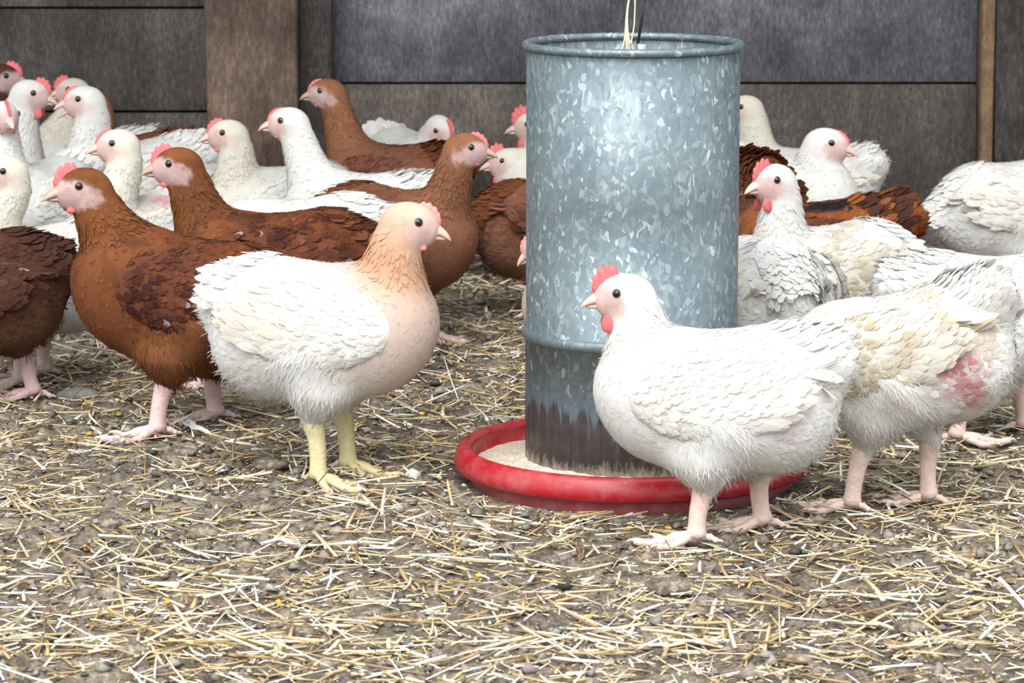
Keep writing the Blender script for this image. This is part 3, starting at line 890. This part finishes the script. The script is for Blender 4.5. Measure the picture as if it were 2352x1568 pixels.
        cf = np.clip(np.tile(np.array(pal['wing']) * (.97 if pal['tipv'] == 1 else 1.1), (n, 1)) * (1 + r.normal(0, .05, n))[:, None], 0, .9)
        parts.append(cards(w, Pf, df, .046 + .012 * uu, np.full(n, .014), np.full(n, .003), cf, cf, r))
        obj('wing', join_mesh('wing', parts, M['feather']), None, root)

    # ---- beak
    bc = np.array(pal['beak'])
    mb = MB(); n = 9; ns = 12; Vb = []; cb = []
    for i in range(n):
        t = i / (n - 1); x = .024 + .0295 * t; z = -.0035 - .002 * t - .0085 * t ** 2.4
        wd = .0108 * (1 - t) ** .62 + .0008; up = .0112 * (1 - t) ** .55 + .0008; dn = .0046 * (1 - t) ** .6 + .0009
        for j in range(ns):
            a = 2 * math.pi * j / ns; yy = wd * math.cos(a); zz = math.sin(a) * (up if math.sin(a) > 0 else dn)
            Vb.append(H(x, yy, z + zz)); cb.append((np.array(pal['face']) * (1 - sstep(.0, .55, t)) + bc * sstep(.0, .55, t)) + np.array([.05, .05, .03]) * t)
    mb.add(Vb, grid_faces(n, ns, True), [((n - 1) * ns, (n - 1) * ns + j, (n - 1) * ns + j + 1) for j in range(1, ns - 1)], np.clip(cb, 0, .9))
    bk = obj('beak', mb.mesh('beak'), M['beak'], root)
    mb = MB(); Vb = []
    ga = math.tan(R(gape))
    for i in range(n):
        t = i / (n - 1); x = .020 + .0275 * t; z = -.0125 - .0012 * t - ga * .03 * t + .001
        wd = .0094 * (1 - t) ** .62 + .0008; hh = .0046 * (1 - t) ** .5 + .0008
        for j in range(ns):
            a = 2 * math.pi * j / ns
            Vb.append(H(x, wd * math.cos(a), z + hh * math.sin(a)))
    mb.add(Vb, grid_faces(n, ns, True), [((n - 1) * ns, (n - 1) * ns + j, (n - 1) * ns + j + 1) for j in range(1, ns - 1)], bc * .92)
    obj('lower_mandible', mb.mesh('lower_mandible'), M['beak'], bk)
    # ---- eyes
    for sgn in (1, -1):
        mb = MB(); uvs(mb, (0, 0, 0), (1, 1, 1), None, 10, 12)
        Ve = mb.v[0]; out = Rh @ np.array([.25, sgn, .08]); out /= np.linalg.norm(out)
        dd = Ve @ out
        ce = np.where((dd > .62)[:, None], np.array([.006, .006, .008]), np.where((dd > .30)[:, None], np.array([.16, .13, .10]), np.array(pal['face']) * .7))
        mb.v[0] = Ve * .0060 * HS + H(.010, sgn * .0196, .006); mb.c[0] = ce
        obj('eye', mb.mesh('eye'), M['eye'], root)
    # ---- comb
    if comb > 0:
        nb, nh = 30, 5; mb = MB(); grid = {}
        hgt = .017 * comb
        for side in (1, -1):
            for i in range(nb):
                t = i / (nb - 1); a = R(12 + 80 * t)
                bpt = np.array([.006 + .032 * math.cos(a), 0, -.002 + .0265 * math.sin(a)])
                nd = np.array([math.cos(a + .35) * .8, 0, math.sin(a + .35)]); nd /= np.linalg.norm(nd)
                env = math.sin(math.pi * min(1, t * 1.02 + .02)) ** .6 * (.45 + .75 * t) * (1 if t < .8 else 1 - (t - .8) * 1.6)
                saw = .68 + .32 * abs(math.sin(t * math.pi * 5.5))
                for j in range(nh):
                    h = j / (nh - 1)
                    th = (.0038 * (1 - .72 * h) * min(1, 6 * t + .15) * min(1, 6 * (1 - t) + .15)) * (.6 + .4 * min(1.3, comb))
                    p = bpt + nd * (-.004 + (hgt * env * saw + .004) * h)
                    p[1] = side * (th if j < nh - 1 else th * .25)
                    grid[(side, i, j)] = len(mb.v) and 0
                    mb.add([hc + HS * (Rh @ p)], None, None, np.array(pal['comb']) * (.9 + .2 * r.random()))
        idx = lambda sd, i, j: (0 if sd == 1 else nb * nh) + i * nh + j
        q = []
        for i in range(nb - 1):
            for j in range(nh - 1):
                q.append((idx(1, i, j), idx(1, i, j + 1), idx(1, i + 1, j + 1), idx(1, i + 1, j)))
                q.append((idx(-1, i, j), idx(-1, i + 1, j), idx(-1, i + 1, j + 1), idx(-1, i, j + 1)))
            q.append((idx(1, i, nh - 1), idx(-1, i, nh - 1), idx(-1, i + 1, nh - 1), idx(1, i + 1, nh - 1)))
        for i in (0, nb - 1):
            for j in range(nh - 1):
                q.append((idx(1, i, j), idx(-1, i, j), idx(-1, i, j + 1), idx(1, i, j + 1)))
        mb.q = [np.array(q)]
        obj('comb', mb.mesh('comb'), M['comb'], root)
    # ---- wattles and ear lobes
    if wattle > 0:
        for sgn in (1, -1):
            mb = MB(); uvs(mb, (0, 0, 0), (1, 1, 1), None, 10, 12)
            Ve = mb.v[0].copy(); Ve[:, 0] *= (1 - .25 * Ve[:, 2])
            Ve = Ve * np.array([.0105, .0042, .0135]) * (.45 + .55 * wattle) * np.array([1, 1, wattle ** .5])
            cw = H(.018, sgn * .0105, -.022 - .008 * wattle)
            mb.v[0] = HS * Ve @ (Rh @ rot_x(sgn * .18)).T + cw
            mb.c[0] = np.tile(np.array(pal['comb']) * .92, (len(Ve), 1))
            obj('wattle', mb.mesh('wattle'), M['comb'], root)
            mb = MB(); uvs(mb, (0, 0, 0), (.0048, .0030, .0080), None, 8, 10)
            mb.v[0] = mb.v[0] @ Rh.T + H(-.015, sgn * .0215, -.013)
            mb.c[0] = np.tile(np.array(pal['comb']) * min(1, wattle) + np.array(pal['face']) * (1 - min(1, wattle)), (len(mb.v[0]), 1))
            obj('ear_lobe', mb.mesh('ear_lobe'), M['comb'], root)
    # ---- legs
    lc = np.array(pal['leg'])
    for sgn, (fx, fz), hk, fy in zip((1, -1), feet, hocks, foot_yaw):
        ank = np.array([fx, sgn * .046, .015 + fz])
        mb = MB()
        top_ = hk + np.array([-.002, 0, .018])
        ts = np.linspace(0, 1, 12)
        mid = [top_ * (1 - t) + ank * t + np.array([.004 * math.sin(math.pi * t), 0, 0]) for t in ts]
        rad = .0118 + .0045 * np.exp(-((ts - .22) / .14) ** 2) + .003 * np.exp(-((ts - 1) / .12) ** 2) + .0004 * np.sin(ts * 60)
        tube(mb, mid, rad, 12, lc)
        leg = obj('leg', mb.mesh('leg'), M['skin'], root)
        Rf = rot_z(R(fy))
        for ang, ln, r0 in ((0, .082, .0086), (30, .062, .0076), (-30, .062, .0076), (172, .028, .0066)):
            dv = Rf @ np.array([math.cos(R(ang)), math.sin(R(ang)), 0])
            tm = MB(); ts = np.linspace(0, 1, 12)
            pts = [ank + dv * (ln * t) + np.array([0, 0, (-.006 * min(1, t * 2.2) if fz == 0 else -.012 * t) + (.003 * math.sin(math.pi * t * 2) if ang != 172 else .006 * math.sin(math.pi * t))]) for t in ts]
            rad = r0 * (1 - .45 * ts) + .0007 * np.sin(ts * 22)
            tube(tm, pts, rad, 10, np.clip(lc * 1.03, 0, .9))
            toe = obj('toe', tm.mesh('toe'), M['skin'], leg)
            cm = MB(); tip = pts[-1]
            tube(cm, [tip - dv * .002 + np.array([0, 0, .001]), tip + dv * .005 + np.array([0, 0, .001]), tip + dv * .010 - np.array([0, 0, .002])], [.0034, .0024, .0006], 6, (.55, .45, .38))
            tube_o = cm.mesh('claw')
            # claw belongs to the toe: joined into the leg's third level is too deep, so it is part of the toe mesh
            nv = len(toe.data.vertices)
            toe.data.materials.clear(); toe.data.materials.append(M['skin'])
            co = np.concatenate([np.concatenate(tm.v), np.concatenate(cm.v)])
            qq = np.concatenate([np.concatenate(tm.q), np.concatenate(cm.q) + nv]); tq = np.concatenate([np.concatenate(tm.t), np.concatenate(cm.t) + nv])
            old = toe.data
            toe.data = mk_mesh('toe', co, qq, tq, np.concatenate([np.concatenate(tm.c), np.concatenate(cm.c)]))
            toe.data.materials.append(M['skin'])
            bpy.data.meshes.remove(old); bpy.data.meshes.remove(tube_o)
    return root

RED = (.50, .17, .19); PUR = (.56, .38, .40)
# the foremost birds
make_bird('white hen with upright red comb and red wattles walking in front of the red pan', 4.31, 1650, 180, 1.0, (1420, 668), WHITE, hero=2, comb=1.25, wattle=1.0, tail=20, feet=((.028, 0), (-.066, 0)),
          raw=((-.062, .08, .17, .035, PUR, .4),))
make_bird('white hen with peach coloured neck and yellowish legs facing the feeder', 4.68, 742, -16, 1.04, (958, 505), PEACH, hero=2, comb=.55, wattle=.35, tail=4, tail_len=.9, lift=.022, head_yaw=16, feet=((.018, 0), (.006, 0)), head_pitch=-8, foot_yaw=(-12, -25))
make_bird('chestnut brown hen with pink face and mottled dark wing', 5.04, 415, 200, 1.08, (177, 423), BROWN, hero=2, comb=.95, wattle=.35, pitch=14, tail=-5, feet=((.05, 0), (-.06, 0)))
make_bird('dirty white hen with a raw red patch beneath its tail, feeding at the pan', 4.48, 2076, 157, .98, (1800, 1010), SOILED, hero=2, pitch=-14, lift=.028, tail=30, feet=((.055, 0), (-.03, 0)), head_pitch=-45,
          raw=((-.088, .06, .19, .040, RED, .9), (-.088, .06, .145, .040, RED, .85), (-.07, .07, .215, .035, PUR, .6)))
make_bird('large clean white hen striding past behind the dirty white hen', 4.98, 2285, 2, 1.0, (2455, 440), WHITE, hero=1, tail=10, feet=((.06, 0), (-.06, 0)), comb=.8, wattle=.6)
make_bird('soiled white hen with serrated red comb crouching beside the feeder tube', 5.50, 1900, 212, 1.02, (1768, 410), SOILED, hero=1, comb=1.1, wattle=.95, lift=-.03, tail=-12, raw=((-.10, .05, .16, .04, RED, .6), (.02, .085, .15, .03, PUR, .6)))
make_bird('white hen showing its rounded rump right behind the feeder pan', 5.08, 1755, 103, 1.03, (1740, 900), WHITE, hero=1, hx=.19, tail=-28, pitch=-4, head_pitch=-40)
make_bird('white hen with plain pink beak looking away from the feeder', 6.22, 1785, -42, 1.05, (1910, 325), WHITE, hero=1, comb=.25, wattle=0, head_pitch=-5, head_yaw=30)
make_bird('rusty brown hen with black flecked tail behind the soiled white hen', 5.75, 1845, 180, 1.05, (1600, 480), SPECK, hero=1, lift=-.03, tail=28, tail_len=1.35)
make_bird('white hen half hidden behind the steel tube near the grey boards', 6.64, 1845, 180, .92, (1703, 243), CREAM, hero=0, comb=.3, wattle=.2)
make_bird('brown hen with its back to the yard behind the steel tube', 5.99, 1648, 118, 1.12, (1600, 480), TAN, hero=0, hx=.16, lift=.012)
make_bird('white hen with drooping tail under the post with the tan edge', 6.30, 2341, 2, .97, (2480, 330), WHITE_MOTTLED, hero=1, tail=-28, pitch=8, tail_len=1.2)
# left of the feeder, against the wall
make_bird('tall brown hen stretching its neck beside the narrow dark stud', 6.58, 905, 152, .97, (742, 206), TAN, hero=1, comb=.3, wattle=.1, head_yaw=22)
make_bird('long necked white hen with pale pink face in front of the wide post', 6.08, 835, 155, .98, (652, 274), WHITE, hero=1, comb=.3, wattle=.15, head_yaw=20)
make_bird('white hen with pink comb and dark eye at the foot of the wide post', 6.35, 650, 208, .98, (513, 302), CREAM, hero=1, comb=.6, wattle=.3, head_yaw=-22, tail=-35, lift=-.02)
make_bird('small white hen with face turned down close to the wall boards', 6.86, 950, -58, .95, (1020, 297), WHITE_MOTTLED, hero=0, comb=.8, wattle=.3, head_yaw=5, head_pitch=-25)
make_bird('tan brown hen with full breast looking towards the feeder', 5.85, 915, -36, .98, (1080, 335), TAN, hero=1, comb=.5, wattle=.1, tail=-5, head_yaw=34)
make_bird('white hen with bright red comb peering round the feeder tube', 6.50, 1320, 180, .97, (1157, 367), CREAM, hero=0, comb=1.15, wattle=.9)
make_bird('hen with large red comb and wattles close to the wall behind the feeder', 6.80, 1372, 180, 1.0, (1214, 283), WHITE_MOTTLED, hero=0, comb=1.4, wattle=1.2)
make_bird('brown hen with bare pale thighs stepping behind the feeder', 6.15, 1270, 18, .92, (1430, 340), TAN, hero=1, lift=-.008, comb=.5, wattle=.2, feet=((.05, 0), (-.06, 0)), tail=-15, wing_drop=-6)
make_bird('pale hen with lowered pink beak just behind the steel tube', 5.20, 1400, 180, .85, (1236, 562), PEACH, hero=0, comb=.4, wattle=.2, head_pitch=-25, hx=.135)
make_bird('brown hen hurrying past behind the peach necked hen', 5.45, 630, 180, 1.06, (395, 372), BROWN, hero=1, comb=.8, wattle=.3, lift=-.012, tail=-5, feet=((.07, 0), (-.06, 0)))
make_bird('white hen with bowed head behind the hurrying brown hen', 5.66, 690, 180, 1.0, (520, 640), WHITE, hero=0, tail=-5, pitch=-3, head_pitch=-30)
make_bird('small cream headed hen with raw pink shoulder', 5.78, 320, 236, .96, (260, 326), CREAM, hero=1, comb=.35, wattle=.1, head_yaw=-48, raw=((-.03, .04, .26, .05, (.72, .33, .34), .8),))
make_bird('white hen with its beak open among the crowd at the wall', 6.50, 310, 214, 1.02, (183, 225), WHITE, hero=1, comb=.35, wattle=.2, gape=28, head_yaw=-28)
make_bird('white hen with crimson comb and reddish face close to the brown boards', 6.93, 210, 190, .93, (158, 203), CREAM, hero=0, comb=.9, wattle=.6)
make_bird('white hen with red comb and wattle facing the open beaked hen', 6.56, -62, -6, 1.0, (80, 211), WHITE, hero=1, comb=.9, wattle=.9, head_pitch=-6)
make_bird('tan hen squeezed in below the open beaked hen', 6.72, 300, 208, .93, (207, 240), TAN, hero=0, comb=.3, wattle=.1, lift=.015)
make_bird('white hen turning its narrow face to the yard', 6.20, 95, 242, 1.0, (34, 262), WHITE, hero=1, comb=.7, wattle=.2, head_yaw=52, hx=.10)
make_bird('dark brown hen with small red comb by the brown wall boards', 6.92, -120, 0, 1.0, (15, 172), DARK, hero=0, comb=.8, wattle=.2)
make_bird('cream necked white hen behind the dark brown hen', 5.45, 70, 200, .93, (4, 390), CREAM, hero=1, comb=.3, wattle=.1)
make_bird('dark brown hen with pale brown belly striding out of view', 5.25, -82, 180, .99, (-280, 430), DARK, hero=1, tail=5, feet=((.0, 0), (-.10, 0)))

# ------------------------------------------------------------------ straw litter
def straw_cols(n, r):
    pal = np.array([(.60, .48, .29), (.74, .65, .46), (.47, .33, .155), (.35, .235, .115), (.84, .80, .69), (.25, .17, .095), (.55, .42, .235)])
    c = pal[r.choice(len(pal), n, p=[.20, .24, .14, .12, .15, .07, .08])]
    return np.clip(c * (1 + r.normal(0, .12, n))[:, None], 0, .9)

def straw_mesh(cx, cy, az, L, Wd, tilt, dz, bend, cols, ts=(-.5, 0, .5)):
    n = len(cx); ts = np.array(ts); m = len(ts)
    d = np.stack([np.cos(az), np.sin(az)], 1); sd = np.stack([-np.sin(az), np.cos(az)], 1)
    V = np.zeros((n, m, 4, 3))
    for i, t in enumerate(ts):
        px_ = cx + d[:, 0] * L * t + sd[:, 0] * bend * L * (t * t - .12); py_ = cy + d[:, 1] * L * t + sd[:, 1] * bend * L * (t * t - .12)
        pz = dz + tilt * L * t
        for j, (a, b) in enumerate(((-.5, 0), (0, .32), (.5, 0), (0, -.32))):
            V[:, i, j, 0] = px_ + sd[:, 0] * Wd * a; V[:, i, j, 1] = py_ + sd[:, 1] * Wd * a; V[:, i, j, 2] = pz + Wd * b
    b = (np.arange(n) * 4 * m)[:, None]
    q = [b + np.array([[i * 4 + j, i * 4 + (j + 1) % 4, (i + 1) * 4 + (j + 1) % 4, (i + 1) * 4 + j]]) for i in range(m - 1) for j in range(4)]
    q += [b + np.array([[3, 2, 1, 0]]), b + np.array([[4 * m - 4, 4 * m - 3, 4 * m - 2, 4 * m - 1]])]
    return V.reshape(-1, 3), np.concatenate(q), np.repeat(cols, 4 * m, 0)

def scatter(n, r, y0=3.0, y1=6.95, near=1.0):
    y = y0 + (y1 - y0) * r.random(n) ** near
    x = (r.random(n) * 2 - 1) * (y * .153 + .80)
    return x, y

def build_litter():
    r = np.random.default_rng(21)
    n = 32000
    x, y = scatter(n, r, near=1.25)
    P = np.stack([x, y, x * 0], 1)
    dn = vnoise(P, 3.0, 11) * .6 + vnoise(P, 9, 12) * .4
    keep = (np.hypot(x - FX, y - FY) > .262) & (dn + r.random(n) * .5 > .52)
    x, y = x[keep], y[keep]; n = len(x)
    L = np.clip(r.lognormal(-3.50, .58, n), .009, .13); Wd = np.clip(r.lognormal(-5.90, .42, n), .0012, .0066)
    ok = np.hypot(x - FX, y - FY) > .252 + L * .5
    x, y, L, Wd = x[ok], y[ok], L[ok], Wd[ok]; n = len(x)
    h = gz(x, y) + Wd * .4 + r.random(n) ** 2 * .010
    tl = r.normal(0, .20, n)
    V, q, c = straw_mesh(x, y, r.random(n) * math.pi, L, Wd, tl, h + np.abs(tl) * L * .3, r.normal(0, .12, n), straw_cols(n, r))
    o = obj('straw_litter', mk_mesh('straw_litter', V, q, None, c, smooth=False), M['straw'])
    tag(o, 'chopped golden straw strewn thickly over the soil floor', 'straw', kind='stuff')
    # chaff and crumbs
    n = 31000
    x, y = scatter(n, r, near=1.2)
    keep = np.hypot(x - FX, y - FY) > .25
    x, y = x[keep], y[keep]; n = len(x)
    L = r.uniform(.003, .010, n); Wd = r.uniform(.0015, .004, n)
    cc = straw_cols(n, r); dk = r.random(n) < .45
    cc[dk] = np.array([.16, .13, .10]) * r.uniform(.5, 2.0, dk.sum())[:, None]
    V, q, c = straw_mesh(x, y, r.random(n) * math.pi, L, Wd, r.normal(0, .25, n), gz(x, y) + .001 + r.random(n) * .003, r.normal(0, .1, n), cc, (-.5, .5))
    o = obj('chaff', mk_mesh('chaff', V, q, None, c, smooth=False), M['straw'])
    tag(o, 'fine chaff and dark crumbs between the straw', 'chaff', kind='stuff')
    # crumbs of soil
    n = 23000
    x, y = scatter(n, r, near=1.3)
    keep = (np.hypot(x - FX, y - FY) > .27) & (vnoise(np.stack([x, y, x * 0], 1), 7, 31) + r.random(n) * .5 > .6)
    x, y = x[keep], y[keep]; n = len(x)
    sz = np.clip(r.lognormal(-5.35, .45, n), .002, .014)
    oc = np.array([(1, 0, 0), (0, 1, 0), (-1, 0, 0), (0, -1, 0), (0, 0, .7), (0, 0, -.5)], float)
    V = oc[None] * (1 + r.normal(0, .28, (n, 6, 1))) + r.normal(0, .12, (n, 6, 3))
    az = r.random(n) * 6.3; ca, sa = np.cos(az)[:, None], np.sin(az)[:, None]
    V = np.stack([V[..., 0] * ca - V[..., 1] * sa, V[..., 0] * sa + V[..., 1] * ca, V[..., 2]], -1) * sz[:, None, None]
    V += np.stack([x, y, gz(x, y) + sz * .3], 1)[:, None]
    b = (np.arange(n) * 6)[:, None]
    t = np.concatenate([b + np.array([f_]) for f_ in ((0, 1, 4), (1, 2, 4), (2, 3, 4), (3, 0, 4), (1, 0, 5), (2, 1, 5), (3, 2, 5), (0, 3, 5))])
    cc = np.array([.17, .15, .13]) * r.uniform(.35, 1.9, n)[:, None] * (1 + r.normal(0, .04, (n, 3)))
    o = obj('soil_crumbs', mk_mesh('soil_crumbs', V.reshape(-1, 3), None, t, np.repeat(np.clip(cc, 0, .8), 6, 0), smooth=False), M['straw'])
    tag(o, 'grey brown crumbs of trodden soil between the straw', 'soil', kind='stuff')
    # single stalks that can be picked out
    meshes, kinds = [], []
    for k in range(16):
        L = [.05, .07, .09, .11, .045, .14, .08, .06][k % 8]; w = r.uniform(.0032, .0062)
        col = straw_cols(1, r)[0] if k > 7 else np.array([(.86, .80, .64), (.76, .64, .42), (.84, .76, .58), (.66, .50, .26)][k % 4])
        mb = MB(); ts = np.linspace(-.5, .5, 7); bd = r.normal(0, .10)
        tube(mb, [(L * t, bd * L * (t * t - .12), .0) for t in ts], w * .5 * (1 + .12 * np.sin(ts * 9)), 6, col, squash=.6)
        tube(mb, [(L * .16, bd * L * -.09, 0), (L * .19, bd * L * -.085, 0)], w * .60, 6, col * .8, squash=.65)      # node ring
        lum = col.mean()
        kinds.append((('short', 'medium', 'long')[(L > .058) + (L > .095)], 'cream' if lum > .62 else 'golden' if lum > .42 else 'brown', 'curved' if abs(bd) > .09 else 'straight'))
        meshes.append(mb.mesh('straw_stalk')); meshes[-1].materials.append(M['straw'])
    k = 0
    while k < 290:
        yy = 3.72 + 1.5 * r.random() ** 2.0
        xx = (r.random() * 2 - 1) * (yy * .155 + .01)
        if math.hypot(xx - FX, yy - FY) < .31: continue
        mk = int(r.integers(16)); o = obj('straw_stalk', meshes[mk], None)
        o.location = (xx, yy, float(gz(np.array([xx]), np.array([yy]))[0]) + .006 + .004 * r.random())
        o.rotation_euler = (0, r.normal(0, .07), r.random() * math.pi)
        kd = ' '.join(kinds[mk])
        tag(o, kd + ' straw stalk lying loose on the litter', 'straw', kd + ' straw stalks on the floor')
        k += 1
build_litter()

# ------------------------------------------------------------------ grains, stones, moulted feathers
def ground_z(p): return float(gz(np.array([p[0]]), np.array([p[1]]))[0])
def kernel_mesh():
    mb = MB(); uvs(mb, (0, 0, 0), (1, 1, 1), None, 8, 10); v = mb.v[0]
    v = v * np.array([.0052, .0042, .003]); v[:, 1] *= 1 - .35 * (v[:, 0] / .0052)
    mb.v[0] = v; mb.c[0] = np.where((v[:, :1] > .0035), np.array([.78, .66, .40]), np.array([.75, .38, .03]))
    me = mb.mesh('corn_kernel'); me.materials.append(M['corn']); return me
km = kernel_mesh()
for (px, py) in ((270, 928), (272, 957), (205, 1000), (1445, 1224), (1507, 1222), (1535, 1216), (2045, 1186), (200, 1275), (104, 1480), (970, 957), (1350, 1425), (385, 1395), (400, 1420), (640, 1390), (1880, 1140), (948, 1078), (1100, 1330)):
    p = on_ground(px, py)
    o = obj('corn_kernel', km, None); o.location = (p[0], p[1], ground_z(p) + .005); o.rotation_euler = (random.uniform(-.3, .3), random.uniform(-.3, .3), random.uniform(0, 6))
    wh = 'on bare soil in front of the red pan' if 1400 < px < 1600 and py < 1230 else 'near the feet of the brown hens' if px < 300 and py < 1010 else 'beside the foot of the soiled hen' if px > 1800 else 'fallen among the open straw'
    tag(o, 'yellow maize kernel ' + wh, 'grain', 'maize kernels ' + wh)

def stone(px, py, r, label, mat, name, cat, seed):
    p = on_ground(px, py); mb = MB(); uvs(mb, (0, 0, 0), (1, 1, 1), None, 18, 26)
    v = mb.v[0]; v = v * (1 + .35 * (vnoise(v, 1.6, seed) - .5) + .15 * (vnoise(v, 5, seed + 1) - .5))[:, None] * np.array(r)
    mb.v[0] = v; o = obj(name, mb.mesh(name), mat); o.location = (p[0], p[1], ground_z(p) + r[2] * .55); tag(o, label, cat)
stone(182, 915, (.034, .022, .012), 'flat grey stone near the foot of the brown hen', M['stone'], 'flat_stone', 'stone', 1)
stone(948, 1105, (.010, .009, .008), 'small round white pebble beside the rim of the red pan', M['pale'], 'white_pebble', 'pebble', 4)
for i, (px, py, rr) in enumerate(((240, 1235, .022), (460, 1245, .024), (620, 1085, .026), (700, 1460, .022), (1540, 1362, .03), (1830, 1525, .022), (300, 1500, .026), (1000, 1370, .018), (600, 1180, .018), (2090, 1460, .02), (1250, 1270, .018), (420, 1045, .02))):
    stone(px, py, (rr, rr * .7, rr * .42), 'lump of dry grey soil among the straw', M['ground'], 'soil_clod', 'clod', 10 + i)
for o in bpy.data.objects:
    if o.name.startswith('soil_clod'): o['group'] = 'soil clods on the floor'

def feather(pts, wd, label, Z=.008):
    """a moulted feather: shaft and two-sided vane following a curve"""
    G_ = np.array([on_ground(*p) for p in pts]); t = np.linspace(0, len(pts) - 1, 14); k = np.arange(len(pts))
    C_ = np.stack([np.interp(t, k, G_[:, a]) for a in range(3)], 1)
    for _ in range(3): C_[1:-1] = (C_[:-2] + 2 * C_[1:-1] + C_[2:]) / 4
    base = C_[0].copy(); C_ = C_ - base
    C_[:, 2] = np.array([ground_z(base + c) for c in C_]) + Z; C_[:, 2] = C_[:, 2].max() * .5 + C_[:, 2] * .5
    root = empty('moulted_feather', (base[0], base[1], 0)); tag(root, label, 'feather')
    mb = MB(); tube(mb, C_, np.linspace(.0011, .0004, 14), 6, (.8, .78, .72)); obj('shaft', mb.mesh('shaft'), M['feather'], root)
    T = np.gradient(C_, axis=0); S = np.cross(T, (0, 0, 1.0)); S /= np.linalg.norm(S, axis=1)[:, None]
    for sg in (1, -1):
        mb = MB(); u = np.linspace(0, 1, 14); w = wd * np.clip(np.sin(math.pi * np.clip(u * .9 + .06, 0, 1)) ** .7, .05, 1) * (.85 + .3 * np.random.default_rng(5).random(14))
        e = C_ + S * (sg * w)[:, None] - T * .3 + np.array([0, 0, .003]); m_ = C_ + S * (sg * w * .5)[:, None] + np.array([0, 0, .003])
        V = np.stack([C_, m_, e], 1).reshape(-1, 3); V2 = V - np.array([0, 0, .0006])
        q = grid_faces(14, 3); mb.add(np.concatenate([V, V2]), np.concatenate([q, q[:, ::-1] + 42]), None, (.82, .81, .78))
        obj('vane', mb.mesh('vane'), M['feather'], root)
feather([(408, 968), (425, 992), (452, 1008), (485, 1020)], .010, 'curled white feather lying by the toes of the chestnut hen')
feather([(1125, 1298), (1150, 1294), (1180, 1296)], .007, 'small white down feather on the straw in front of the pan')
feather([(600, 1285), (640, 1280), (690, 1286)], .007, 'flat white feather pressed into the straw near the soil clods')
